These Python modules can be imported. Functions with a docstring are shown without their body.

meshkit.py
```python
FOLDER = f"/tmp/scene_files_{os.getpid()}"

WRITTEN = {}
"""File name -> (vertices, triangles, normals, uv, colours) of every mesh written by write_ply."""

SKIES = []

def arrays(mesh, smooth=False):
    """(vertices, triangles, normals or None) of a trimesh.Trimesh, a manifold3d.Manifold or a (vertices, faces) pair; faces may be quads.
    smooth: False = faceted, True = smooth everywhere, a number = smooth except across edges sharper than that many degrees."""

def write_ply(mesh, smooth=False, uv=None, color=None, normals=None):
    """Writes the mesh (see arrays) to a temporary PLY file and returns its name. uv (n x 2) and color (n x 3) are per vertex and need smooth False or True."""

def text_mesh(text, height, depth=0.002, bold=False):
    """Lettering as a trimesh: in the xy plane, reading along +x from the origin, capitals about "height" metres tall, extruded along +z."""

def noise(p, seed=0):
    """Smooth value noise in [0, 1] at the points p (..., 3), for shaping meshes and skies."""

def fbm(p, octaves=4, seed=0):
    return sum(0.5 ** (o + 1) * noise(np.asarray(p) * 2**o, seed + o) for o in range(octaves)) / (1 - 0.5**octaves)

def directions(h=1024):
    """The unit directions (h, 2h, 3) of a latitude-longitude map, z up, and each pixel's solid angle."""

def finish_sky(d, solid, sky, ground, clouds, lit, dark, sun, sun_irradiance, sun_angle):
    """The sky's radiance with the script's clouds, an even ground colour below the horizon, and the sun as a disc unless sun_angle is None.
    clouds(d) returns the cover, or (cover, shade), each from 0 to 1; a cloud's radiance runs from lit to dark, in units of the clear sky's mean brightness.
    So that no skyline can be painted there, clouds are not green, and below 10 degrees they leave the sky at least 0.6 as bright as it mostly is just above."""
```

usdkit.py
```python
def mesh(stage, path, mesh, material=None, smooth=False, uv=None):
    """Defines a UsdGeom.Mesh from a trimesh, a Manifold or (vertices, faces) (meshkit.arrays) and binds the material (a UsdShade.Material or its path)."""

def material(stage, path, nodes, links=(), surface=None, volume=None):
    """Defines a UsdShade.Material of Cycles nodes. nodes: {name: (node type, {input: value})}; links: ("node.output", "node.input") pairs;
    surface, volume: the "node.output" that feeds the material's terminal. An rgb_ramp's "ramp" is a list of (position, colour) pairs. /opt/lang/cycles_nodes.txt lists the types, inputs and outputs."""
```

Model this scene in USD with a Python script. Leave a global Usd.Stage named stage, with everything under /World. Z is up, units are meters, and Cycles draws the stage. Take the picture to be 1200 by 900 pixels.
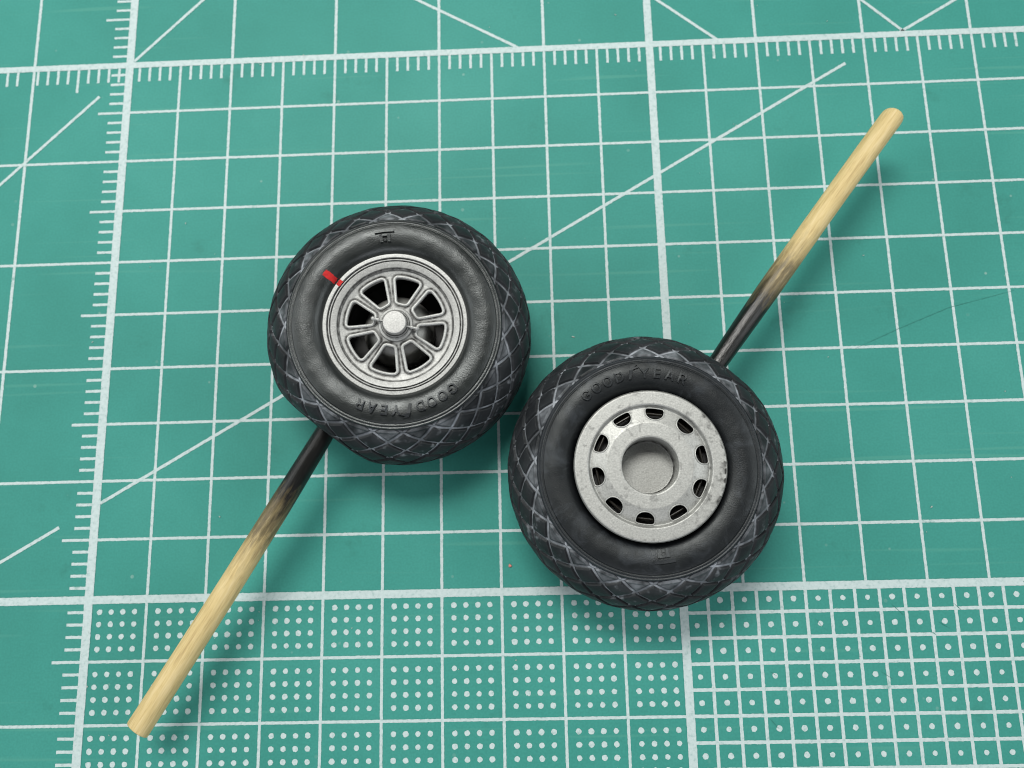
import math
import numpy as np
from scipy.interpolate import CubicSpline
from shapely.geometry import Polygon, Point
from pxr import Usd, UsdGeom, UsdLux, UsdShade, Sdf, Gf, Vt
import usdkit
import meshkit

stage = Usd.Stage.CreateInMemory()
UsdGeom.SetStageUpAxis(stage, 'Z')
UsdGeom.SetStageMetersPerUnit(stage, 1.0)
UsdGeom.Xform.Define(stage, '/World')
UsdGeom.Scope.Define(stage, '/World/Looks')
MM = 0.001
rng = np.random.default_rng(11)

# ------------------------------------------------------------------ camera
# a compact camera held 66 mm above the mat, looking down and a little away
CAM_ROWS = [[0.9991840345566424, -0.022276985160169814, -0.033689776183347904],
            [0.02810644208162435, 0.982543912886445, 0.18389531577314955],
            [0.029005051294952018, -0.1846921632933235, 0.9823683178001058]]
CAM_AT = [38.19931279, -44.77900194, 65.84219225]
cam = UsdGeom.Camera.Define(stage, '/World/camera')
m4 = Gf.Matrix4d(1.0)
for i in range(3):
    m4.SetRow3(i, Gf.Vec3d(*CAM_ROWS[i]))
m4.SetTranslateOnly(Gf.Vec3d(*[c * MM for c in CAM_AT]))
cam.AddTransformOp().Set(m4)
cam.CreateHorizontalApertureAttr(36.0)
cam.CreateVerticalApertureAttr(27.0)
cam.CreateFocalLengthAttr(36.0 * 896.9 / 1200.0)
cam.CreateClippingRangeAttr(Gf.Vec2f(0.002, 20.0))
cam.CreateFStopAttr(52.0)
cam.CreateFocusDistanceAttr(0.0575)
cam.CreateExposureAttr(0.0)


# ------------------------------------------------------------------ lamps
def rect_lamp(name, pos, target, w, h, radiance, color):
    l = UsdLux.RectLight.Define(stage, '/World/' + name)
    p, t = np.array(pos, float), np.array(target, float)
    zax = (p - t) / np.linalg.norm(p - t)
    xax = np.cross([0, 1, 0.001], zax); xax /= np.linalg.norm(xax)
    yax = np.cross(zax, xax)
    m = Gf.Matrix4d(1.0)
    for i, a in enumerate((xax, yax, zax)):
        m.SetRow3(i, Gf.Vec3d(*map(float, a)))
    m.SetTranslateOnly(Gf.Vec3d(*[float(c) * MM for c in p]))
    l.AddTransformOp().Set(m)
    l.CreateWidthAttr(w * MM); l.CreateHeightAttr(h * MM)
    l.CreateIntensityAttr(radiance)
    l.CreateColorAttr(Gf.Vec3f(*color))
    l.GetPrim().SetCustomDataByKey('kind', 'structure')
    return l


rect_lamp('desk_lamp', (-15, 130, 300), (36, -36, 0), 175, 95, 22.0, (1.0, 0.99, 0.95))
rect_lamp('left_lamp', (-420, -10, 330), (38, -40, 0), 380, 380, 2.8, (0.97, 1.0, 1.0))
rect_lamp('right_lamp', (500, 20, 330), (38, -40, 0), 380, 380, 3.1, (0.95, 0.99, 1.0))
rect_lamp('front_lamp', (60, -520, 260), (38, -40, 0), 500, 260, 2.8, (0.92, 0.94, 1.0))


# ------------------------------------------------------------------ helpers
def define(path, V, F, mat, smooth=False, attr=None, twosided=True):
    """V in mm. attr: dict of per-vertex float primvars (smooth must then be True/False)."""
    V = np.asarray(V, float) * MM
    m = usdkit.mesh(stage, path, (V, np.asarray(F, int)), mat, smooth)
    if attr:
        api = UsdGeom.PrimvarsAPI(m)
        for k, a in attr.items():
            pv = api.CreatePrimvar(k, Sdf.ValueTypeNames.FloatArray, 'vertex')
            pv.Set(Vt.FloatArray.FromNumpy(np.asarray(a, np.float32)))
    return m


def tag(prim, label=None, cat=None, group=None, kind=None):
    p = prim.GetPrim() if hasattr(prim, 'GetPrim') else prim
    for k, v in (('label', label), ('category', cat), ('group', group), ('kind', kind)):
        if v:
            p.SetCustomDataByKey(k, v)
    return p


USED = {}


def nm(parent, name):
    k = parent + '/' + name
    n = USED.get(k, 0)
    USED[k] = n + 1
    return k if n == 0 else '%s_%03d' % (k, n)


def quads(nr, nc, closed=True, flip=False):
    """faces of a grid of nr rows x nc columns (columns closed)"""
    i = np.arange(nr - 1)[:, None]
    j = np.arange(nc if closed else nc - 1)[None, :]
    j1 = (j + 1) % nc
    q = np.stack([i * nc + j, i * nc + j1, (i + 1) * nc + j1, (i + 1) * nc + j], -1).reshape(-1, 4)
    return q[:, ::-1] if flip else q


def lathe(rz, n=180):
    rz = np.asarray(rz, float)
    t = np.linspace(0, 2 * np.pi, n, endpoint=False)
    V = np.stack([rz[:, 0:1] * np.cos(t), rz[:, 0:1] * np.sin(t), np.repeat(rz[:, 1:2], n, 1)], -1).reshape(-1, 3)
    return V, quads(len(rz), n)


def bevelled(pts, b=0.04, k=3):
    """rounds the corners of an open profile so that lathe edges catch light"""
    P = np.asarray(pts, float)
    out = [P[0]]
    for i in range(1, len(P) - 1):
        a, p, c = P[i - 1], P[i], P[i + 1]
        la, lc = np.linalg.norm(a - p), np.linalg.norm(c - p)
        d = min(b, la * .45, lc * .45)
        s, e = p + (a - p) / la * d, p + (c - p) / lc * d
        for t in np.linspace(0, 1, k + 1):
            out.append((1 - t) ** 2 * s + 2 * t * (1 - t) * p + t * t * e)
    out.append(P[-1])
    return np.array(out)


def tube(path, r, n=10, closed=False):
    P = np.asarray(path, float)
    m = len(P)
    r = np.broadcast_to(r, (m,))
    T = np.roll(P, -1, 0) - np.roll(P, 1, 0) if closed else np.gradient(P, axis=0)
    T /= np.linalg.norm(T, axis=1, keepdims=True)
    ref = np.array([0, 0, 1.0]) if abs(T[:, 2]).max() < .9 else np.array([1.0, 0, 0])
    A = np.cross(T, ref); A /= np.linalg.norm(A, axis=1, keepdims=True)
    B = np.cross(A, T)
    t = np.linspace(0, 2 * np.pi, n, endpoint=False)
    V = P[:, None] + r[:, None, None] * (np.cos(t)[None, :, None] * A[:, None] + np.sin(t)[None, :, None] * B[:, None])
    V = V.reshape(-1, 3)
    if closed:
        i = np.arange(m)[:, None]; i1 = (i + 1) % m
        j = np.arange(n)[None]; j1 = (j + 1) % n
        F = np.stack([i * n + j, i * n + j1, i1 * n + j1, i1 * n + j], -1).reshape(-1, 4)
    else:
        F = quads(m, n)
    return V, F


def merge(parts):
    Vs, Fs, o = [], [], 0
    for V, F in parts:
        F = np.asarray(F, int)
        if F.shape[1] == 4:
            F = np.vstack([F[:, :3], F[:, [0, 2, 3]]])
        Vs.append(np.asarray(V, float)); Fs.append(F + o); o += len(V)
    return np.vstack(Vs), np.vstack(Fs)


def fbm3(p, s, seed=0, o=3):
    return meshkit.fbm(np.asarray(p, float) * s, o, seed)


# ------------------------------------------------------------------ materials
def look(name, nodes, links, surface='p.BSDF'):
    return usdkit.material(stage, '/World/Looks/' + name, nodes, links, surface=surface)


# green self-healing mat: fine pebble, faint blotches, pale lint specks, hair scratches
mat_green = look('mat_green', {
    'tc': ('geometry', {}),
    'n1': ('noise_texture', {'scale': 48.0, 'detail': 7.0, 'roughness': 0.6}),
    'r1': ('rgb_ramp', {'ramp': [(0.30, (0.034, 0.212, 0.174)), (0.50, (0.040, 0.241, 0.201)), (0.72, (0.051, 0.270, 0.227))]}),
    'n2': ('noise_texture', {'scale': 5600.0, 'detail': 2.0}),
    'r2': ('rgb_ramp', {'ramp': [(0.35, (0.95, 0.95, 0.95)), (0.65, (1.05, 1.05, 1.05))]}),
    'mul': ('mix', {'mix_type': 'multiply', 'fac': 1.0}),
    'v': ('voronoi_texture', {'scale': 420.0, 'randomness': 1.0}),
    'vn': ('noise_texture', {'scale': 260.0, 'detail': 2.0}),
    'vr': ('rgb_ramp', {'ramp': [(0.0, (1, 1, 1)), (0.052, (1, 1, 1)), (0.075, (0, 0, 0))]}),
    'vg': ('rgb_ramp', {'ramp': [(0.50, (0, 0, 0)), (0.66, (0.55, 0.55, 0.55))]}),
    'vm': ('mix', {'mix_type': 'multiply', 'fac': 1.0}),
    'spk': ('mix', {'mix_type': 'mix', 'color2': (0.30, 0.42, 0.37)}),
    # faint straight hair scratches
    'map': ('mapping', {'mapping_type': 'point', 'rotation': (0, 0, 0.45), 'scale': (40.0, 1500.0, 1.0)}),
    'ns': ('noise_texture', {'scale': 1.0, 'detail': 1.0}),
    'rs': ('rgb_ramp', {'ramp': [(0.66, (0, 0, 0)), (0.75, (0.38, 0.38, 0.38))]}),
    'scr': ('mix', {'mix_type': 'mix', 'color2': (0.085, 0.30, 0.235)}),
    'nd': ('noise_texture', {'scale': 140.0, 'detail': 5.0, 'roughness': 0.7}),
    'rd': ('rgb_ramp', {'ramp': [(0.62, (0, 0, 0)), (0.74, (0.40, 0.40, 0.40))]}),
    'drk': ('mix', {'mix_type': 'mix', 'color2': (0.022, 0.13, 0.10)}),
    'nb': ('noise_texture', {'scale': 5200.0, 'detail': 2.0}),
    'b': ('bump', {'strength': 0.25, 'distance': 0.00002}),
    'p': ('principled_bsdf', {'roughness': 0.6, 'specular_ior_level': 0.2}),
}, [('tc.position', 'n1.vector'), ('n1.fac', 'r1.fac'), ('tc.position', 'n2.vector'), ('n2.fac', 'r2.fac'),
    ('r1.color', 'mul.color1'), ('r2.color', 'mul.color2'),
    ('tc.position', 'v.vector'), ('tc.position', 'vn.vector'), ('v.distance', 'vr.fac'), ('vn.fac', 'vg.fac'),
    ('vr.color', 'vm.color1'), ('vg.color', 'vm.color2'), ('vm.color', 'spk.fac'), ('mul.color', 'spk.color1'),
    ('tc.position', 'map.vector'), ('map.vector', 'ns.vector'), ('ns.fac', 'rs.fac'), ('rs.color', 'scr.fac'), ('spk.color', 'scr.color1'),
    ('tc.position', 'nd.vector'), ('nd.fac', 'rd.fac'), ('rd.color', 'drk.fac'), ('scr.color', 'drk.color1'),
    ('drk.color', 'p.base_color'), ('tc.position', 'nb.vector'), ('nb.fac', 'b.height'), ('b.normal', 'p.normal')])

ink = look('printed_ink', {
    'tc': ('geometry', {}),
    'n1': ('noise_texture', {'scale': 3200.0, 'detail': 3.0, 'roughness': 0.7}),
    'r1': ('rgb_ramp', {'ramp': [(0.25, (0.28, 0.41, 0.395)), (0.45, (0.44, 0.535, 0.53)), (0.7, (0.50, 0.59, 0.585))]}),
    'n2': ('noise_texture', {'scale': 300.0, 'detail': 5.0, 'roughness': 0.75}),
    'r2': ('rgb_ramp', {'ramp': [(0.28, (0.35, 0.58, 0.52)), (0.38, (1, 1, 1))]}),
    'mul': ('mix', {'mix_type': 'multiply', 'fac': 1.0}),
    'p': ('principled_bsdf', {'roughness': 0.6, 'specular_ior_level': 0.3}),
}, [('tc.position', 'n1.vector'), ('n1.fac', 'r1.fac'), ('tc.position', 'n2.vector'), ('n2.fac', 'r2.fac'),
    ('r1.color', 'mul.color1'), ('r2.color', 'mul.color2'), ('mul.color', 'p.base_color')])


def rubber(name, base, dust, rough, grain, smudge, spec):
    return look(name, {
        'tc': ('texture_coordinate', {}),
        'a': ('attribute', {'attribute': 'dust'}),
        'n1': ('noise_texture', {'scale': 900.0, 'detail': 4.0, 'roughness': 0.65}),
        'm1': ('map_range', {'from_min': 0.30, 'from_max': 0.62, 'to_min': 0.55, 'to_max': 1.0, 'clamp': True}),
        'mm': ('math', {'math_type': 'multiply'}),
        'n2': ('noise_texture', {'scale': 420.0, 'detail': 5.0, 'roughness': 0.7, 'distortion': 0.6}),
        'm2': ('map_range', {'from_min': 0.52, 'from_max': 0.72, 'to_min': 0.0, 'to_max': smudge, 'clamp': True}),
        'mx': ('math', {'math_type': 'maximum'}),
        'c': ('mix', {'mix_type': 'mix', 'color1': base, 'color2': dust}),
        'nb': ('noise_texture', {'scale': 10000.0, 'detail': 2.0, 'roughness': 0.6}),
        'b': ('bump', {'strength': grain, 'distance': 0.000035}),
        'nr': ('noise_texture', {'scale': 700.0, 'detail': 3.0}),
        'mr': ('map_range', {'from_min': 0.3, 'from_max': 0.7, 'to_min': rough - 0.07, 'to_max': rough + 0.08}),
        'p': ('principled_bsdf', {'specular_ior_level': spec, 'specular_tint': (0.95, 1.0, 1.0)}),
    }, [('tc.object', 'n1.vector'), ('n1.fac', 'm1.value'), ('a.fac', 'mm.value1'), ('m1.result', 'mm.value2'),
        ('tc.object', 'n2.vector'), ('n2.fac', 'm2.value'), ('mm.value', 'mx.value1'), ('m2.result', 'mx.value2'),
        ('mx.value', 'c.fac'), ('c.color', 'p.base_color'), ('tc.object', 'nb.vector'), ('nb.fac', 'b.height'), ('b.normal', 'p.normal'),
        ('tc.object', 'nr.vector'), ('nr.fac', 'mr.value'), ('mr.result', 'p.roughness')])


rubber_left = rubber('black_rubber_sheen', (0.0105, 0.0125, 0.012), (0.20, 0.215, 0.23), 0.37, 0.55, 0.06, 0.62)
rubber_right = rubber('black_rubber_matt', (0.0065, 0.0078, 0.0092), (0.20, 0.225, 0.26), 0.44, 0.38, 0.12, 0.38)
rubber_tread = rubber('dusty_tread_rubber', (0.0048, 0.0058, 0.0068), (0.42, 0.45, 0.49), 0.46, 0.60, 0.02, 0.20)


def silver(name, base, rough, grain, grime_shade_amt, smear, metal=0.6):
    return look(name, {
        'tc': ('texture_coordinate', {}),
        'a': ('attribute', {'attribute': 'grime_shade'}),  # carries hub wash and the shade painted on the recess wall
        'n1': ('noise_texture', {'scale': 9000.0, 'detail': 2.0}),
        'r1': ('rgb_ramp', {'ramp': [(0.3, tuple(c * 0.84 for c in base)), (0.7, tuple(min(1, c * 1.14) for c in base))]}),
        'n2': ('noise_texture', {'scale': 600.0, 'detail': 5.0, 'roughness': 0.75}),
        'm2': ('map_range', {'from_min': 0.60, 'from_max': 0.74, 'to_min': 0.0, 'to_max': smear, 'clamp': True}),
        'na': ('noise_texture', {'scale': 2500.0, 'detail': 2.0}),
        'ma': ('map_range', {'from_min': 0.3, 'from_max': 0.6, 'to_min': 0.55, 'to_max': 1.0, 'clamp': True}),
        'mg': ('math', {'math_type': 'multiply'}),
        'mg2': ('math', {'math_type': 'multiply', 'value2': grime_shade_amt}),
        'mx': ('math', {'math_type': 'maximum', 'use_clamp': True}),
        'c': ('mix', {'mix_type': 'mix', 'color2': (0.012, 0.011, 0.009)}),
        'inv': ('map_range', {'from_min': 0.0, 'from_max': 1.0, 'to_min': metal, 'to_max': 0.0, 'clamp': True}),
        'nb': ('noise_texture', {'scale': 7000.0, 'detail': 2.0}),
        'b': ('bump', {'strength': grain, 'distance': 0.00004}),
        'p': ('principled_bsdf', {'roughness': rough}),
    }, [('tc.object', 'n1.vector'), ('n1.fac', 'r1.fac'), ('tc.object', 'n2.vector'), ('n2.fac', 'm2.value'),
        ('tc.object', 'na.vector'), ('na.fac', 'ma.value'), ('a.fac', 'mg.value1'), ('ma.result', 'mg.value2'), ('mg.value', 'mg2.value1'),
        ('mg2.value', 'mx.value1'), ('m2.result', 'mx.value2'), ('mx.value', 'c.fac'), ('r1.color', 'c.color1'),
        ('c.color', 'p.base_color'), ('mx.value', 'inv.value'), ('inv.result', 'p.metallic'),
        ('tc.object', 'nb.vector'), ('nb.fac', 'b.height'), ('b.normal', 'p.normal')])


silver_bright = silver('silver_paint', (0.43, 0.435, 0.42), 0.53, 0.3, 1.0, 0.3, 0.5)
silver_grainy = silver('grainy_silver_paint', (0.405, 0.41, 0.39), 0.50, 0.22, 1.0, 0.45, 0.55)
cap_silver = silver('bright_silver_paint', (0.46, 0.46, 0.445), 0.55, 0.3, 1.0, 0.05, 0.5)
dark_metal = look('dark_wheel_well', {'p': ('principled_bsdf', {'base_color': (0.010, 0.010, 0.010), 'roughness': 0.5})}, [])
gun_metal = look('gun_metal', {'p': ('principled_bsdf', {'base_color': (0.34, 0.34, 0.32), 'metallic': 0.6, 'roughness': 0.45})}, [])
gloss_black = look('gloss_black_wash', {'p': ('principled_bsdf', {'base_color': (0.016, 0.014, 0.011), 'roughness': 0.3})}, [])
red_paint = look('red_paint', {
    'tc': ('texture_coordinate', {}), 'n': ('noise_texture', {'scale': 3500.0, 'detail': 2.0}),
    'r': ('rgb_ramp', {'ramp': [(0.3, (0.36, 0.010, 0.011)), (0.7, (0.54, 0.018, 0.017))]}),
    'p': ('principled_bsdf', {'roughness': 0.7, 'specular_ior_level': 0.3})},
    [('tc.object', 'n.vector'), ('n.fac', 'r.fac'), ('r.color', 'p.base_color')])

# wood that fades into black paint along the stick; 'along' runs 0 (wheel end) .. 1 (free end)
wood = look('painted_wood', {
    'tc': ('texture_coordinate', {}),
    'a': ('attribute', {'attribute': 'along'}),
    'map': ('mapping', {'mapping_type': 'point', 'scale': (350.0, 5000.0, 5000.0)}),
    'n1': ('noise_texture', {'scale': 1.0, 'detail': 4.0, 'roughness': 0.65}),
    'r1': ('rgb_ramp', {'ramp': [(0.28, (0.41, 0.295, 0.125)), (0.48, (0.58, 0.445, 0.20)), (0.72, (0.67, 0.535, 0.285))]}),
    'map2': ('mapping', {'mapping_type': 'point', 'scale': (500.0, 2600.0, 2600.0)}),
    'n2': ('noise_texture', {'scale': 1.0, 'detail': 4.0, 'roughness': 0.7}),
    'sh': ('math', {'math_type': 'multiply_add', 'value2': 0.32, 'value3': -0.16}),
    'ad': ('math', {'math_type': 'add'}),
    'r2': ('rgb_ramp', {'ramp': [(0.24, (0, 0, 0)), (0.36, (0.30, 0.30, 0.30)), (0.43, (0.72, 0.72, 0.72)), (0.53, (1, 1, 1))]}),
    'c': ('mix', {'mix_type': 'mix', 'color1': (0.005, 0.005, 0.0045)}),
    'mr': ('map_range', {'from_min': 0.2, 'from_max': 0.5, 'to_min': 0.32, 'to_max': 0.62, 'clamp': True}),
    'b': ('bump', {'strength': 0.45, 'distance': 0.0001}),
    'p': ('principled_bsdf', {}),
}, [('tc.object', 'map.vector'), ('map.vector', 'n1.vector'), ('n1.fac', 'r1.fac'), ('tc.object', 'map2.vector'), ('map2.vector', 'n2.vector'),
    ('n2.fac', 'sh.value1'), ('a.fac', 'ad.value1'), ('sh.value', 'ad.value2'), ('ad.value', 'r2.fac'), ('r2.color', 'c.fac'), ('r1.color', 'c.color2'),
    ('c.color', 'p.base_color'), ('ad.value', 'mr.value'), ('mr.result', 'p.roughness'), ('n1.fac', 'b.height'), ('b.normal', 'p.normal')])
pink_paint = look('pink_crumb_paint', {'p': ('principled_bsdf', {'base_color': (0.60, 0.22, 0.18), 'roughness': 0.7})}, [])
lint_pale = look('pale_dust', {'p': ('principled_bsdf', {'base_color': (0.40, 0.47, 0.42), 'roughness': 0.8})}, [])

# ------------------------------------------------------------------ cutting mat (grid pitch 5 mm: column c at x = 5c, row r at y = -5r)
MATP = '/World/cutting_mat'
UsdGeom.Xform.Define(stage, MATP)
tag(stage.GetPrimAtPath(MATP), 'green self healing cutting mat printed with a pale ruler grid, under both wheels', 'cutting mat')
X0, X1, Y0, Y1, TH = -70.0, 150.0, -125.0, 60.0, 3.0
b = 0.5
prof = [(0.0, -TH), (b, -TH), (b, -TH)]
ring = lambda o, z: [(X0 + o, Y0 + o, z), (X1 - o, Y0 + o, z), (X1 - o, Y1 - o, z), (X0 + o, Y1 - o, z)]
V = ring(0, -TH) + ring(0, -b) + ring(b * .3, -b * .3) + ring(b, 0)
F = [[k * 4 + i, k * 4 + (i + 1) % 4, (k + 1) * 4 + (i + 1) % 4, (k + 1) * 4 + i] for k in range(3) for i in range(4)] + [[12, 13, 14, 15], [3, 2, 1, 0]]
define(MATP + '/mat_board', V, F, mat_green)


def strip(p0, p1, w, z, rough=0.009, step=0.16):
    """a printed line as a thin sheet with slightly ragged ink edges"""
    p0, p1 = np.array(p0, float), np.array(p1, float)
    L = np.linalg.norm(p1 - p0)
    d = (p1 - p0) / L
    n = np.array([-d[1], d[0]])
    k = max(2, int(L / step))
    t = np.linspace(0, L, k + 1)[:, None]
    a = p0 + d * t + n * (w / 2 + rng.normal(0, rough, (k + 1, 1)).clip(-.04, .04))
    c = p0 + d * t - n * (w / 2 + rng.normal(0, rough, (k + 1, 1)).clip(-.04, .04))
    V = np.vstack([np.c_[a, np.full(k + 1, z)], np.c_[c, np.full(k + 1, z)]])
    i = np.arange(k)
    F = np.stack([i, k + 1 + i, k + 2 + i, i + 1], 1)
    return V, F


def line(name, p0, p1, w, z):
    V, F = strip(p0, p1, w, z)
    return define(nm(MATP, name), V, F, ink)


CMAX, RMAX, CMIN, RMIN = 22, 18, -8, -8
gx, gy = (lambda c: 5.0 * c), (lambda r: -5.0 * r)
ZV, ZH, ZTV, ZTH, ZD, ZT1, ZT2 = .020, .024, .032, .036, .028, .012, .016
THIN, MID = 0.238, 0.27
# heavy border lines
line('border_line', (gx(0), gy(RMIN)), (gx(0), gy(RMAX)), 0.74, ZTV)
line('border_line', (gx(10), gy(RMIN)), (gx(10), gy(RMAX)), 0.70, ZTV)
line('border_line', (gx(CMIN), gy(0)), (gx(CMAX), gy(0)), 0.60, ZTH)
line('border_line', (gx(CMIN), gy(10)), (gx(CMAX), gy(10)), 0.66, ZTH)
# upright grid lines
for c in range(1, CMAX):
    if c == 10:
        continue
    bottom = RMAX if c < 10 else 10
    line('grid_line', (gx(c), gy(0)), (gx(c), gy(bottom)), THIN, ZV)
for c in list(range(2, CMAX, 2)):
    if c != 10:
        line('grid_line', (gx(c), gy(RMIN)), (gx(c), gy(0)), MID, ZV)
for c in (-2, -4, -6):
    line('grid_line', (gx(c) + .6, gy(RMIN)), (gx(c) + .6, gy(RMAX)), MID, ZV)
# level grid lines
for r in range(1, RMAX):
    if r == 10:
        continue
    if r % 2 == 0:
        line('grid_line', (gx(CMIN), gy(r)), (gx(CMAX if r < 10 else 10), gy(r)), THIN, ZH)
    else:
        line('grid_line', (gx(0) - 2.75, gy(r)), (gx(CMAX if r < 10 else 10), gy(r)), THIN, ZH)
for r in (-2, -4, -6):
    line('grid_line', (gx(CMIN), gy(r)), (gx(CMAX), gy(r)), MID, ZH)
# fine 2 mm grid, lower right
fine = []
for k in range(1, 30):
    line('fine_grid_line', (50 + 2 * k, gy(10)), (50 + 2 * k, gy(RMAX)), 0.27, ZV)
for k in range(1, 20):
    line('fine_grid_line', (gx(10), -50 - 2 * k), (gx(CMAX), -50 - 2 * k), 0.27, ZH)
# slanted guide lines
s30 = math.tan(math.radians(30))
c30 = lambda c: -(8.42 - s30 * c)                    # row (negated) of the 30 degree line at column c
for (a, bb) in (((0.07, c30(.07)), (13.62, c30(13.62))), ((-8, c30(-8)), (-0.62, c30(-.62))), ((14.66, 0.02), (19, 0.02 + 4.34 * s30)),
                ((0.08, 0.08), (6, 6.0)), ((-0.55, -0.64), (-7, -7.0)), ((7.5, 0.05), (1.0, 3.8)), ((11.28, 0.04), (6.5, 4.0)), ((14.78, 0.04), (9.0, 5.7))):
    line('diagonal_line', (5 * a[0], 5 * a[1]), (5 * bb[0], 5 * bb[1]), MID, ZD)
# ruler ticks, 1 mm apart (flat print: one sheet for each ruler)
tk = []
for k in range(-39, 109):
    if k % 5 == 0 and k >= 0:
        continue
    if k % 10 == 0:
        continue
    ln = 2.7 if k % 5 == 0 else 1.75
    tk.append(strip((k, -0.2), (k, -ln), 0.24, ZT1))
tag(define(MATP + '/level_ruler_scale', *merge(tk), ink), kind='stuff')
tk = []
for k in range(-38, 89):
    if k % 5 == 0 and (k >= 0):
        continue
    if k % 10 == 0:
        continue
    ln = 2.7 if k % 5 == 0 else 1.75
    tk.append(strip((-0.3, -k), (-ln, -k), 0.24, ZT2))
tag(define(MATP + '/upright_ruler_scale', *merge(tk), ink), kind='stuff')


def dot(x, y, r, z):
    t = np.linspace(0, 2 * np.pi, 14, endpoint=False)
    rr = r * (1 + rng.normal(0, .06, 14))
    V = np.vstack([[x, y, z], np.c_[x + rr * np.cos(t), y + rr * np.sin(t), np.full(14, z)]])
    return V, np.array([[0, 1 + i, 1 + (i + 1) % 14] for i in range(14)])


ds = [dot(5 * c + i, -5 * r - j, 0.232 * rng.uniform(.92, 1.05), ZV) for c in range(10) for r in range(10, 17) for i in range(1, 5) for j in range(1, 5)]
tag(define(MATP + '/dot_pattern', *merge(ds), ink), kind='stuff')
ds = [dot(51 + 2 * i, -51 - 2 * j, 0.235 * rng.uniform(.86, 1.06), ZV) for i in range(29) for j in range(19)]
tag(define(MATP + '/centre_dot_pattern', *merge(ds), ink), kind='stuff')


# knife cuts and scuffs: the long faint one right of the stick and short nicks across the fine grid
cut_mark = look('knife_cut', {'p': ('principled_bsdf', {'base_color': (0.030, 0.170, 0.140), 'roughness': 0.7, 'specular_ior_level': 0.2})}, [])


def knife_cut(pts, w):
    pts = np.array(pts, float)
    L = np.r_[0, np.cumsum(np.hypot(*np.diff(pts, axis=0).T))]
    t = np.linspace(0, L[-1], max(4, int(L[-1] / .25)))
    P = np.c_[np.interp(t, L, pts[:, 0]), np.interp(t, L, pts[:, 1])]
    T = np.gradient(P, axis=0); T /= np.linalg.norm(T, axis=1, keepdims=True)
    n = np.c_[-T[:, 1], T[:, 0]]
    ww = w * np.sin(np.linspace(.05, 3.09, len(t))) ** .5 * rng.uniform(.5, 1.1, len(t)) / 2
    a, c = P + n * ww[:, None], P - n * ww[:, None]
    V = np.vstack([np.c_[a, np.full(len(t), .040)], np.c_[c, np.full(len(t), .040)]])
    k = len(t); i = np.arange(k - 1)
    define(nm(MATP, 'knife_cut'), V, np.stack([i, k + i, k + 1 + i, i + 1], 1), cut_mark)


knife_cut([(66.0, -30.2), (70.0, -28.5), (74.6, -26.7), (80.5, -25.3)], .04)
for i in range(12):
    x, y, a, l = rng.uniform(54, 80), rng.uniform(-61, -51.5), math.radians(rng.normal(-52, 12)), rng.uniform(.4, 1.3)
    knife_cut([(x, y), (x + l * math.cos(a), y + l * math.sin(a))], rng.uniform(.03, .06))
for i in range(7):
    x, a = 77.5 + rng.uniform(-1.2, 2.6), rng.uniform(-1.2, -.3)
    y = -50 + rng.uniform(-.25, .25)
    knife_cut([(x, y), (x + .35 * math.cos(a), y + .35 * math.sin(a))], rng.uniform(.07, .13))

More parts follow.
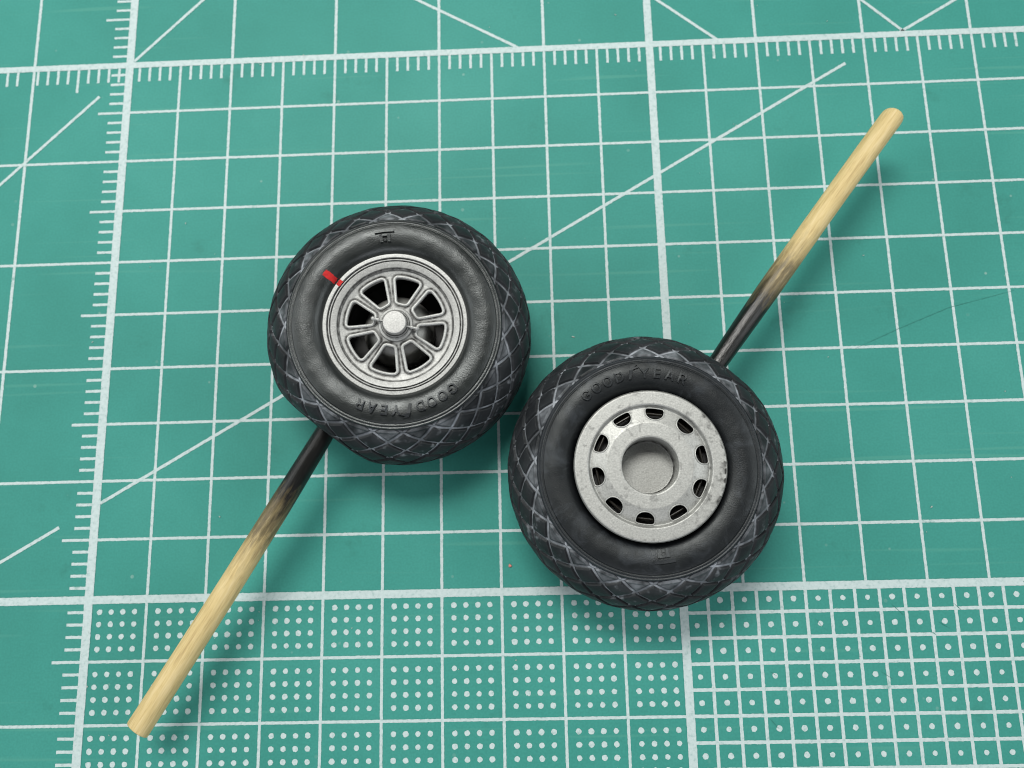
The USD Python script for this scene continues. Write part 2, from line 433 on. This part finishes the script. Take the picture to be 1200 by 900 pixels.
# ------------------------------------------------------------------ wheels
R_T, H_T = 10.68, 4.61                                   # tyre radius, half width
PROF = np.array([(5.35, 3.1), (5.5, 3.75), (5.9, 4.35), (6.45, 4.55), (7.05, 4.61), (7.65, 4.50), (8.33, 4.16), (9.0, 3.62), (9.72, 2.78), (10.33, 1.70), (10.60, .8), (10.68, 0)])
_full = np.vstack([PROF, PROF[-2::-1] * [1, -1]])
_s = np.r_[0, np.cumsum(np.hypot(*np.diff(_full, axis=0).T))]
_cs = CubicSpline(_s, _full)
_mid = _s[len(PROF) - 1]
_sh = np.interp(8.28, PROF[4:, 0], _s[4:len(PROF)])       # arc length at the shoulder, tread starts here
TREAD_HALF = _mid - _sh


def wheel_frame(path, centre, axis):
    """Xform at the point below the wheel's middle on its underside"""
    x = UsdGeom.Xform.Define(stage, path)
    a = np.array([axis[0], axis[1], 1.0]); a /= np.linalg.norm(a)
    v = np.cross([0, 0, 1.0], a); c = a[2]
    K = np.array([[0, -v[2], v[1]], [v[2], 0, -v[0]], [-v[1], v[0], 0]])
    Rm = np.eye(3) + K + K @ K / (1 + c)
    o = np.array(centre) + Rm @ np.array([0, 0, -H_T])
    m = Gf.Matrix4d(1.0)
    for i in range(3):
        m.SetRow3(i, Gf.Vec3d(*map(float, Rm[:, i])))
    m.SetTranslateOnly(Gf.Vec3d(*[float(q) * MM for q in o]))
    x.AddTransformOp().Set(m)
    return x, Rm, o


def deform(V, flat_ang, flat_d):
    """weighted flat spot with a slight bulge above it"""
    V = V.copy()
    n = np.array([math.cos(flat_ang), math.sin(flat_ang)])
    d = V[:, :2] @ n
    k = 0.22
    over = k * np.log1p(np.exp(np.clip((d - flat_d) / k, -40, 40)))
    tang = V[:, :2] @ np.array([-n[1], n[0]])
    V[:, :2] -= over[:, None] * n
    near = np.clip((d - 6.5) / 3.0, 0, 1) * np.exp(-(tang / 4.0) ** 2)
    V[:, 2] *= 1 + 0.045 * near
    return V


_q = _cs(np.linspace(0, _s[len(PROF) - 1], 600))


def side_z(r):
    return np.interp(r, _q[:, 0], _q[:, 1])


def lumps(V, seed, lump):
    return (fbm3(V, 0.55, seed, 3) - .5) * lump


def make_tyre(path, mat, seed, flat_ang, flat_d, lump, n_ph=1500, N=23, P=(TREAD_HALF - .3) / 2.5, depth=0.17, gw=0.145, phase=0.0):
    ph = np.linspace(0, 2 * np.pi, n_ph, endpoint=False)
    # side walls
    def wall(sg):
        s = np.unique(np.r_[np.linspace(0, _sh, 46), _sh - np.linspace(0, .75, 26)])
        q = _cs(s)
        # two fine moulded ribs next to the tread
        dist = _sh - s
        rib = 0.035 * np.exp(-((dist - .16) / .05) ** 2) + .03 * np.exp(-((dist - .36) / .05) ** 2) - .05 * np.exp(-((dist - .27) / .04) ** 2) - .05 * np.exp(-((dist - .50) / .05) ** 2) - 0.06 * np.exp(-(dist / .06) ** 2)
        tg = _cs(s, 1); nrm = np.c_[-tg[:, 1], tg[:, 0]]; nrm /= np.linalg.norm(nrm, axis=1, keepdims=True)
        nrm *= np.sign(nrm[:, 1:2] + 1e-9)
        q = q + nrm * rib[:, None]
        V = np.stack([q[:, 0:1] * np.cos(ph), q[:, 0:1] * np.sin(ph), np.repeat(q[:, 1:2], n_ph, 1) * sg], -1).reshape(-1, 3)
        V[:, 2] += sg * lumps(V, seed, lump)
        dd = np.repeat(dist, n_ph)
        dust = 0.10 * np.exp(-((dd - .27) / .12) ** 2) + .30 * np.exp(-(dd / .10) ** 2)
        dust *= 0.4 + 1.2 * fbm3(V, .8, seed + 5, 3)
        return V, quads(len(s), n_ph, flip=sg < 0), dust
    A, B = wall(1), wall(-1)
    V = np.vstack([A[0], B[0]]); F = np.vstack([A[1], B[1] + len(A[0])]); dust = np.r_[A[2], B[2]]
    V = deform(V, flat_ang, flat_d) + [0, 0, H_T]
    tyre = define(path + '/tyre', V, F, mat, True, {'dust': dust.clip(0, 1)})
    # tread with a diamond pattern of grooves
    ns = 190
    s = np.linspace(_sh, 2 * _mid - _sh, ns)
    q = _cs(s); tg = _cs(s, 1)
    nrm = np.c_[-tg[:, 1], tg[:, 0]]; nrm /= np.linalg.norm(nrm, axis=1, keepdims=True)
    mid = ns // 2
    if nrm[mid, 0] < 0:
        nrm = -nrm
    S, PH = np.meshgrid(s - _mid, ph, indexing='ij')
    u = N * PH / (2 * np.pi) + phase
    wob = 0.05 * (fbm3(np.stack([u, S, S * 0], -1), 1.3, seed + 9, 2) - .5)
    grad = math.hypot(N / (2 * np.pi * 10.0), 1 / P)
    ca, cb = u + S / P + wob, u - S / P - wob
    fa = np.abs((ca + .5) % 1 - .5) / grad
    fb = np.abs((cb + .5) % 1 - .5) / grad
    g = np.minimum(fa, fb)
    edge = TREAD_HALF - np.abs(S)
    row = (np.floor(ca) - np.floor(cb)) * P / 2            # middle of the diamond a point lies in
    block = (np.abs(row) + P / 2 < TREAD_HALF - .12)        # only whole diamonds stand proud
    raised = np.clip((g - gw) / .035 + .5, 0, 1) * block
    low = 1 - raised
    outer = 1.0 * ~block
    rise = -depth * low + 0.05 * np.clip(g / .6, 0, 1) * raised
    rise = rise + depth * .8 * np.clip((g - gw) / .10, 0, 1) * outer
    rise = rise * np.clip(edge / .1, 0, 1) - .05 * np.exp(-(edge / .06) ** 2)
    rise += .06 * np.exp(-((edge - .22) / .06) ** 2)
    q3 = q[:, None, :] + nrm[:, None, :] * (rise + .02)[..., None]
    V = np.stack([q3[..., 0] * np.cos(PH), q3[..., 0] * np.sin(PH), q3[..., 1]], -1).reshape(-1, 3)
    fl = fbm3(V, .45, seed + 3, 3).reshape(S.shape)
    fine = fbm3(V, 2.2, seed + 4, 3).reshape(S.shape)
    line = np.clip((.095 - g) / .03 + .5, 0, 1)
    wear = np.clip((fl - .30) / .30, 0.12, 1)
    dust = line * (.22 + .78 * wear) * np.clip(.62 + 1.1 * (fine - .4), 0, 1)
    dust = np.maximum(dust, outer * np.clip((g - .11) / .04, 0, 1) * wear * np.clip(.55 + 1.6 * (fine - .44), 0, 1) * .42)
    dust = np.maximum(dust, 0.35 * np.clip((fine - .60) / .2, 0, 1) * np.clip((fl - .42) / .2, 0, 1))
    dust = np.maximum(dust, .012 + .055 * fl)
    V = deform(V, flat_ang, flat_d) + [0, 0, H_T]
    define(path + '/tyre/tread', V, quads(ns, n_ph, flip=False), rubber_tread, True, {'dust': dust.ravel().clip(0, 1)})
    return tyre


def on_side(x, y, ang0, r0, raise_, flat_ang, flat_d):
    """flat lettering coordinates (x along the arc clockwise, y outwards) to the front side wall"""
    r = r0 + y
    a = ang0 - x / r0
    V = np.stack([r * np.cos(a), r * np.sin(a), side_z(r)], -1)
    V[:, 2] += lumps(V, *SKIN) + raise_
    return deform(V, flat_ang, flat_d) + [0, 0, H_T]


def word(path, mat, ang0, r0, h, pitch, flat_ang, flat_d, lift):
    parts = []
    seq = list('GOOD') + ['wing'] + list('YEAR')
    for i, ch in enumerate(seq):
        x0 = (i - (len(seq) - 1) / 2) * pitch
        if ch == 'wing':      # winged sandal between the two halves of the word
            poly = [(-.30, -.40), (-.10, -.40), (.16, .30), (.62, .44), (.30, .52), (.50, .66), (.05, .62), (-.12, .30)]
            import trimesh
            t = trimesh.creation.extrude_polygon(Polygon([(px * h / .75, (py) * h / .75) for px, py in poly]), .1, engine='earcut')
            v, f = np.array(t.vertices), np.array(t.faces)
        else:
            t = meshkit.text_mesh(ch, h, .1, bold=True)
            v, f = np.array(t.vertices), np.array(t.faces)
            v[:, 0] -= (v[:, 0].min() + v[:, 0].max()) / 2
            v[:, 1] -= h / 2
        top = v[:, 2] > .05
        # letters narrow a little towards their top so that their edges catch light
        w = on_side(v[:, 0] + x0, v[:, 1], ang0, r0, np.where(top, lift, -.15), flat_ang, flat_d)
        parts.append((w, f))
    V, F = merge(parts)
    return define(path + '/tyre/raised_lettering', V, F, rubber_right, False, {'dust': np.full(len(V), .03)})


def box_xy(x0, x1, y0, y1, n=5):
    xs = np.linspace(x0, x1, n)
    V, F = [], []
    for z in (0, .1):
        for yv in (y0, y1):
            V += [(xx, yv, z) for xx in xs]
    V = np.array(V)
    i = np.arange(n - 1)
    g = lambda k: k * n + i
    F = np.vstack([np.stack([g(2), g(2) + 1, g(3) + 1, g(3)], 1), np.stack([g(0), g(2), g(2) + 1, g(0) + 1], 1)[:, ::-1],
                   np.stack([g(1), g(1) + 1, g(3) + 1, g(3)], 1)[:, ::-1], [[0, n, 3 * n, 2 * n]], [[n - 1, 2 * n + n - 1, 3 * n + n - 1, n + n - 1]]])
    return V, F


def mark(path, mat, ang0, r0, flat_ang, flat_d, lift):
    parts = []
    for bx in ((-.72, .72, .22, .48), (-.42, -.18, -.55, .06), (.2, .44, -.55, .06), (-.18, .2, -.12, .06), (-.1, .12, -.5, -.3)):
        v, f = box_xy(*bx)
        parts.append((on_side(v[:, 0], v[:, 1], ang0, r0, np.where(v[:, 2] > .05, lift, -.15), flat_ang, flat_d), f))
    V, F = merge(parts)
    return define(path + '/tyre/moulded_mark', V, F, mat, False, {'dust': np.full(len(V), .05)})


def polar_plate(rs, prof_z, holes, n_ph=900, grime_shade=None, wall=0.5):
    """front face of a disc with openings: a dense polar sheet (r rows) with cells inside the openings dropped, plus the openings' walls"""
    import shapely
    ph = np.linspace(0, 2 * np.pi, n_ph, endpoint=False)
    RR, PH = np.meshgrid(rs, ph, indexing='ij')
    X, Y = RR * np.cos(PH), RR * np.sin(PH)
    Z = prof_z(RR)
    V = np.stack([X, Y, Z], -1).reshape(-1, 3)
    F = quads(len(rs), n_ph)
    u = shapely.union_all(holes)
    c = V[F].mean(1)
    keep = ~shapely.contains_xy(u, c[:, 0], c[:, 1])
    F = F[keep]
    g = np.zeros(len(V)) if grime_shade is None else grime_shade(V, u)
    return V, F, g


# ---- left wheel
SKIN = (3, 0.10)
LC, LAX = (27.35, -28.91, 5.06), (0.0658, -0.0461)
LF, LFD = math.radians(231.4), 9.92
LP = '/World/model_wheel'
USED[LP] = 1
_, L_R, L_o = wheel_frame(LP, LC, LAX)
tag(stage.GetPrimAtPath(LP), 'black rubber model aircraft wheel with eight window silver spoked hub and a red paint mark', 'wheel', 'two model aircraft wheels lying on the mat')
make_tyre(LP, rubber_left, 3, LF, LFD, 0.10)
word(LP, rubber_left, math.radians(-81), 6.80, .74, .92, LF, LFD, .16)
mark(LP, rubber_left, math.radians(96), 6.9, LF, LFD, .16)
HZ = H_T + 3.99                                           # top of the rim flange
# rim: outer flange, two fine grooves, inner land
rp = bevelled([(4.35, HZ - .75), (4.40, HZ - .36), (4.47, HZ - .36), (4.52, HZ - .20), (4.98, HZ - .12), (5.00, HZ - .26), (5.06, HZ - .26), (5.08, HZ - .10), (5.17, HZ - .10),
               (5.19, HZ - .22), (5.25, HZ - .22), (5.27, HZ), (5.55, HZ), (5.62, HZ - .10), (5.62, HZ - .9)], .035, 3)
V, F = lathe(rp, 360)
rr = np.hypot(V[:, 0], V[:, 1])
deepg = sum(np.exp(-((rr - c) / w) ** 2) for c, w in ((4.45, .10), (5.03, .06), (5.22, .06))) + (rr > 5.6)
define(LP + '/rim', V, F, silver_bright, 40, None)
stage.RemovePrim(LP + '/rim')
define(LP + '/rim', V, F, silver_bright, True, {'grime_shade': deepg.clip(0, 1)})
# barrel seen through the windows, brake drum and disc deep inside
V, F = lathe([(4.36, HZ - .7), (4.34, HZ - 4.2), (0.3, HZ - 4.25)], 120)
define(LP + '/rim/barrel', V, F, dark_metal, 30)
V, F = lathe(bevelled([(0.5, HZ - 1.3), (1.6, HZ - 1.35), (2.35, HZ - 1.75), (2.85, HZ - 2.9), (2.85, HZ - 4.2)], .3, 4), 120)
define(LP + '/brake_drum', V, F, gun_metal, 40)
# spoked disc
HOLE0 = 30.0


def window(k):
    a = math.radians(HOLE0 + 45 * k)
    h1, h2 = math.radians(9.0), math.radians(17.2)
    r1, r2 = 1.72, 3.88
    pts = [(r1 * math.cos(a - h1 * 1.6), r1 * math.sin(a - h1 * 1.6)), (r1 * math.cos(a + h1 * 1.6), r1 * math.sin(a + h1 * 1.6))]
    pts += [(r2 * math.cos(a + t), r2 * math.sin(a + t)) for t in np.linspace(h2, -h2, 9)]
    return Polygon(pts).buffer(-.30, quad_segs=8).buffer(.30, quad_segs=8)


WIN = [window(k) for k in range(8)]


def spider_z(r):
    return HZ - .62 + .22 * np.clip((2.6 - r) / 1.6, 0, 1) ** 1.5 + .10 * np.clip((r - 3.9) / .5, 0, 1)


import shapely
_lips = [w.buffer(.14, quad_segs=8) for w in WIN]


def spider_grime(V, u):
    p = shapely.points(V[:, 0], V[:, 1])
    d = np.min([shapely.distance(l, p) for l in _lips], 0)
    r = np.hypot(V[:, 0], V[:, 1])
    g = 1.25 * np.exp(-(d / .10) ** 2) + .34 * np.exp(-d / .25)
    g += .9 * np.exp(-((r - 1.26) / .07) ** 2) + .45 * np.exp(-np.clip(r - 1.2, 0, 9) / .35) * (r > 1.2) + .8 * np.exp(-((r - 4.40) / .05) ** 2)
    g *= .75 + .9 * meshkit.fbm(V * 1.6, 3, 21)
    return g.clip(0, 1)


V, F, g = polar_plate(np.linspace(.05, 4.40, 104), spider_z, WIN, 960, spider_grime)
define(LP + '/spoked_disc', V, F, silver_bright, True, {'grime_shade': g})
for w in WIN:
    L = w.exterior.length
    pts = np.array([w.exterior.interpolate(t).coords[0] for t in np.linspace(0, L, 90, endpoint=False)])
    pz = spider_z(np.hypot(pts[:, 0], pts[:, 1]))
    V1, F1 = tube(np.c_[pts, pz + .035], .125, 12, True)
    top = V1[:, 2] - np.repeat(pz, 12)
    g1 = .25 * np.clip(-top / .1, 0, 1)
    V2 = np.vstack([np.c_[pts, pz - .02], np.c_[pts, pz - .75]])
    F2 = quads(2, 90)
    n1 = len(V1)
    V, F = merge([(V1, F1), (V2, F2)])
    define(nm(LP + '/spoked_disc', 'window_lip'), V, F, silver_bright, 50)
# hub cap, collar and the two pin ends
cz = HZ - .40
V, F = lathe(bevelled([(1.32, cz - .1), (1.30, cz + .12), (1.10, cz + .18), (1.08, cz + .32), (.98, cz + .36)], .04, 3), 120)
gg = np.exp(-((np.hypot(V[:, 0], V[:, 1]) - 1.09) / .05) ** 2) + np.exp(-((np.hypot(V[:, 0], V[:, 1]) - .98) / .04) ** 2)
define(LP + '/hub_collar', V, F, silver_bright, True, {'grime_shade': (gg * .9).clip(0, 1)})
V, F = lathe(bevelled([(.93, cz), (.91, cz + .84), (.86, cz + .93), (0.001, cz + .95)], .04, 3), 120)
define(LP + '/hub_cap', V, F, cap_silver, 35)
for a in (166, -14):
    a = math.radians(a)
    d = np.array([math.cos(a), math.sin(a), 0])
    rs = np.array([.85, 1.18, 1.22, 1.36, 1.42, 1.60, 1.66, 1.76, 1.86, 1.93])
    rad = np.array([.075, .075, .13, .15, .10, .10, .16, .17, .12, .01])
    V, F = tube(d * rs[:, None] + [0, 0, cz + .40], rad, 14)
    define(nm(LP, 'locking_pin'), V, F, silver_bright, 50, None)


# red alignment stripe: one piece on the tyre, one on the rim
def patch(r0, r1, a0, hw, zf, lift, seed, skin=False):
    rg = np.random.default_rng(seed)
    nr, na = 14, 9
    V = []
    for i, r in enumerate(np.linspace(r0, r1, nr)):
        for j, t in enumerate(np.linspace(-1, 1, na)):
            jr = rg.normal(0, .018) if i in (0, nr - 1) else 0
            jt = rg.normal(0, .015) if j in (0, na - 1) else 0
            rr_, aa = r + jr, a0 + (t * hw + jt) / r
            V.append((rr_ * math.cos(aa), rr_ * math.sin(aa), zf(rr_)))
    V = np.array(V)
    if skin:
        V[:, 2] += lumps(V, *SKIN)
    return V + [0, 0, lift], quads(nr, na, closed=False)


V, F = patch(5.66, 6.66, math.radians(143.4), .26, lambda r: float(side_z(r)), .010, 4, True)
define(LP + '/tyre/red_stripe', deform(V, LF, LFD) + [0, 0, H_T], F, red_paint, True)
V, F = patch(5.22, 5.60, math.radians(142.6), .25, lambda r: HZ - .0 if r < 5.56 else HZ - .05, .007, 5)
define(LP + '/rim/red_stripe', V, F, red_paint, True)

# ---- right wheel
SKIN = (57, 0.05)
RC, RAX = (46.61, -40.53, 4.79), (-0.0321, -0.0018)
RF, RFD = math.radians(51.4), 10.2
RP = '/World/model_wheel_001'
_, R_R, R_o = wheel_frame(RP, RC, RAX)
tag(stage.GetPrimAtPath(RP), 'black rubber model wheel with flat silver disc hub, round recess and ten small slots', 'wheel', 'two model aircraft wheels lying on the mat')
make_tyre(RP, rubber_right, 57, RF, RFD, 0.05, phase=.3)
word(RP, rubber_right, math.radians(98), 6.95, .74, .95, RF, RFD, .12)
mark(RP, rubber_right, math.radians(-84), 6.55, RF, RFD, .10)
DZ = H_T + 5.12
SLOT0 = 10.0
SLOTS = []
for k in range(10):
    a = math.radians(SLOT0 + 36 * k)
    pts = [(4.25 * math.cos(a + t), 4.25 * math.sin(a + t)) for t in np.linspace(.168, -.168, 9)]
    for t in np.linspace(0, math.pi, 26)[1:-1]:            # rounded inner side of the D
        r_, o_ = 4.08 - .74 * math.sin(t) ** .75, -.705 * math.cos(t)
        pts.append((r_ * math.cos(a) - o_ * math.sin(a), r_ * math.sin(a) + o_ * math.cos(a)))
    SLOTS.append(Polygon(pts).buffer(-.20, quad_segs=6).buffer(.20, quad_segs=6))


def disc_z(r):
    xs = [0, 2.08, 2.14, 3.12, 3.22, 4.28, 4.36, 4.44, 4.52, 5.40, 5.47, 5.52]
    zs = [-.04, -.04, 0, 0, -.03, -.40, -.38, -.10, -.03, -.03, -.06, -.14]
    return DZ + np.interp(r, xs, zs)


def disc_grime(V, u):
    p = shapely.points(V[:, 0], V[:, 1])
    d = shapely.distance(u, p)
    g = .6 * np.exp(-(d / .05) ** 2)
    r = np.hypot(V[:, 0], V[:, 1]); an = np.degrees(np.arctan2(V[:, 1], V[:, 0]))
    n = meshkit.fbm(V * 1.1, 4, 31); n2 = meshkit.fbm(V * 3.2, 3, 33)
    east = np.exp(-((an - 0) / 45) ** 2)
    g += east * np.clip((n - .40) / .2, 0, 1) * np.clip((n2 - .42) / .2, 0, 1) * .75 * np.clip((r - 2.6) / 1.5, 0, 1)
    g += .35 * np.clip((n2 - .68) / .08, 0, 1)
    g += .35 * np.exp(-((r - 4.40) / .04) ** 2) * np.clip((n - .4) / .2, 0, 1)
    g += .8 * np.exp(-((r - 5.38) / .07) ** 2) * east * np.clip((n2 - .45) / .15, 0, 1)
    return g.clip(0, 1)


V, F, g = polar_plate(np.unique(np.r_[2.06, np.linspace(2.08, 5.52, 88)]), disc_z, SLOTS, 960, disc_grime)
nfront = len(V)
define(RP + '/hub_disc', V, F, silver_grainy, True, {'grime_shade': g})
V, F = lathe(bevelled([(5.50, DZ - .06), (5.54, DZ - .14), (5.54, DZ - .85), (5.2, DZ - .95)], .03, 2), 240)
define(RP + '/hub_disc/disc_edge', V, F, silver_grainy, True, {'grime_shade': np.clip((DZ - .35 - V[:, 2]) / .4, 0, 1)})  # edge goes darker towards its bottom
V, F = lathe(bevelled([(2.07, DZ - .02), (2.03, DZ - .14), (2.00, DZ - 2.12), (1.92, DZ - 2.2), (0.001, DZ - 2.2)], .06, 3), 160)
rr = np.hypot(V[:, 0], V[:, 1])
define(RP + '/hub_disc/centre_recess', V, F, silver_grainy, True, {'grime_shade': np.clip(.8 * np.exp(-((rr - 1.97) / .06) ** 2) * (V[:, 2] < DZ - 1.9) + .55 * ((rr > 1.93) & (V[:, 2] < DZ - .2)), 0, 1)})  # wall colour darkened to paint in the recess shadow, darker ring at its foot
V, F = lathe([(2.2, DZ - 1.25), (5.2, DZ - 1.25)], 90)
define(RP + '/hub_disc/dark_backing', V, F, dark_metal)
for k, w in enumerate(SLOTS):
    L = w.exterior.length
    pts = np.array([w.exterior.interpolate(t).coords[0] for t in np.linspace(0, L, 60, endpoint=False)])
    pz = disc_z(np.hypot(pts[:, 0], pts[:, 1]))
    ctr = pts.mean(0)
    out = ctr + (pts - ctr) * 1.07
    inn = ctr + (pts - ctr) * .96
    po = disc_z(np.hypot(out[:, 0], out[:, 1]))
    rows = [np.c_[out, po + .012], np.c_[pts, pz + .02], np.c_[inn, pz - .06], np.c_[inn, np.full(60, DZ - 1.24)]]
    V = np.vstack(rows)
    area = np.cross(pts[0] - ctr, pts[5] - ctr)
    F = quads(4, 60, flip=area > 0)
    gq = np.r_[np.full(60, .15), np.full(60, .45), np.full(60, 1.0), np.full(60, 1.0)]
    slot = define(nm(RP + '/hub_disc', 'slot'), V, F, gloss_black, True, {'grime_shade': gq})
    lp = np.c_[pts, pz + .02]
    define(nm(RP + '/hub_disc', 'slot_lip'), *tube(lp, .05, 8, True), silver_grainy, True)
    a = math.radians(SLOT0 + 36 * k)
    er, et = np.array([math.cos(a), math.sin(a)]), np.array([-math.sin(a), math.cos(a)])
    c0 = er * 3.84
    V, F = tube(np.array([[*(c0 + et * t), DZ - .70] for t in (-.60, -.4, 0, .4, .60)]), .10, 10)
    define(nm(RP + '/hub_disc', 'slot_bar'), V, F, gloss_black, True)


# ------------------------------------------------------------------ sticks
def stick(name, a, bpt, label, seed, ra, cut):
    """round wooden stick from a (pushed into the tyre) to b; local +x runs along it"""
    a, bpt = np.array(a, float), np.array(bpt, float)
    L = np.linalg.norm(bpt - a)
    d = (bpt - a) / L
    yv = np.cross([0, 0, 1], d); yv /= np.linalg.norm(yv); zv = np.cross(d, yv)
    nt = 40
    t = np.linspace(0, 2 * np.pi, nt, endpoint=False)
    xs = np.r_[np.linspace(0, L - .5, 150), L - .35, L - .22, L - .12, L - .05, L]
    rows = []
    rg = np.random.default_rng(seed)
    for x in xs:
        f = x / L
        r = ra * np.interp(f, [0, .12, .3, 1], [.80, .88, .97, 1.0])
        e = L - x
        if cut == 'round':
            r *= np.interp(e, [0, .05, .12, .22, .35, .6], [.70, .80, .87, .93, .97, 1])
        else:
            r *= np.interp(e, [0, .05, .12, .3], [.965, .99, 1, 1])
        p = np.c_[np.full(nt, x), r * np.cos(t), r * np.sin(t)]
        w = 1 + .05 * (meshkit.fbm(np.c_[p[:, 0] * .12, p[:, 1] * 1.1, p[:, 2] * 1.1], 3, seed) - .5) * 2
        p[:, 1:] *= w[:, None]
        rows.append(p)
    V = np.vstack(rows)
    V[:, 1] += .10 * np.sin(V[:, 0] / L * 3.1)
    if cut == 'slant':            # sawn a little askew
        k = np.clip((V[:, 0] - (L - 2)) / 2, 0, 1)
        V[:, 0] += k * V[:, 1] * .10 - k * V[:, 2] * .22
    n = len(xs)
    V = np.vstack([V, [[V[-nt:, 0].mean(), V[-nt:, 1].mean(), V[-nt:, 2].mean()]], [[0, 0, 0]]])
    F = quads(n, nt, flip=False)
    F = np.vstack([np.vstack([F[:, :3], F[:, [0, 2, 3]]]), [[(n - 1) * nt + i, (n - 1) * nt + (i + 1) % nt, n * nt] for i in range(nt)],
                   [[(i + 1) % nt, i, n * nt + 1] for i in range(nt)]])
    path = '/World/' + name
    along = V[:, 0] / L
    m = define(path, V, F, wood, 50, None)
    stage.RemovePrim(path)
    m = define(path, V, F, wood, True, {'along': along})
    M = Gf.Matrix4d(1.0)
    for i, ax in enumerate((d, yv, zv)):
        M.SetRow3(i, Gf.Vec3d(*map(float, ax)))
    M.SetTranslateOnly(Gf.Vec3d(*[float(q) * MM for q in a]))
    m.AddTransformOp().Set(M)
    tag(m, label, 'wooden stick', 'sticks holding the wheels for painting')
    return m


def extend(inner, outer, back):
    i, o = np.array(inner, float), np.array(outer, float)
    d = (o - i) / np.linalg.norm(o - i)
    return i - d * back, o


a, bpt = extend((21.31, -36.76, 5.0), (6.85, -59.45, 3.9), 1.6)
stick('wooden_stick', a, bpt, 'wooden stick with black painted tip pushed into the tyre of the spoked wheel', 5, .95, 'slant')
a, bpt = extend((53.35, -31.70, 4.95), (69.55, -10.85, 4.9), 1.6)
stick('wooden_stick_001', a, bpt, 'wooden stick with black painted tip pushed into the tyre of the slotted disc wheel', 8, .93, 'round')
USED['/World/wooden_stick'] = 2


# ------------------------------------------------------------------ crumbs and dust lying on the mat
def flake(x, y, s, seed, el=1.6):
    rg = np.random.default_rng(seed)
    n = 9
    t = np.linspace(0, 2 * np.pi, n, endpoint=False)
    r = s * rg.uniform(.6, 1.1, n)
    o = rg.uniform(0, 3.14)
    p = np.c_[r * np.cos(t) * el, r * np.sin(t)] @ np.array([[math.cos(o), math.sin(o)], [-math.sin(o), math.cos(o)]])
    lo = np.c_[p + [x, y], np.full(n, .042)]
    hi = np.c_[p * .7 + [x, y], .05 + s * rg.uniform(.3, .7, n)]
    V = np.vstack([lo, hi, [[x, y, .05 + s * .6]]])
    F = [[i, (i + 1) % n, n + (i + 1) % n, n + i] for i in range(n)]
    F = np.array([f[:3] for f in F] + [[f[0], f[2], f[3]] for f in F] + [[n + i, n + (i + 1) % n, 2 * n] for i in range(n)])
    return V, F


V, F = flake(35.75, -47.9, .16, 3, 1.2)
tag(define('/World/paint_crumb', V - [35.75, -47.9, 0], F, pink_paint), 'tiny pink paint crumb on green mat just left of the slotted disc wheel', 'paint crumb')
UsdGeom.Xformable(stage.GetPrimAtPath('/World/paint_crumb')).AddTranslateOp().Set(Gf.Vec3d(.03575, -.0479, 0))
fl = []
for i in range(70):
    fl.append(flake(rng.uniform(-15, 95), rng.uniform(-66, 8), float(rng.choice([.035, .05, .07, .10], p=[.62, .28, .09, .01])), 100 + i, rng.uniform(1, 2.4)))
tag(define('/World/dust_specks', *merge(fl), lint_pale), 'pale specks of dust scattered over the green mat', 'dust', kind='stuff')
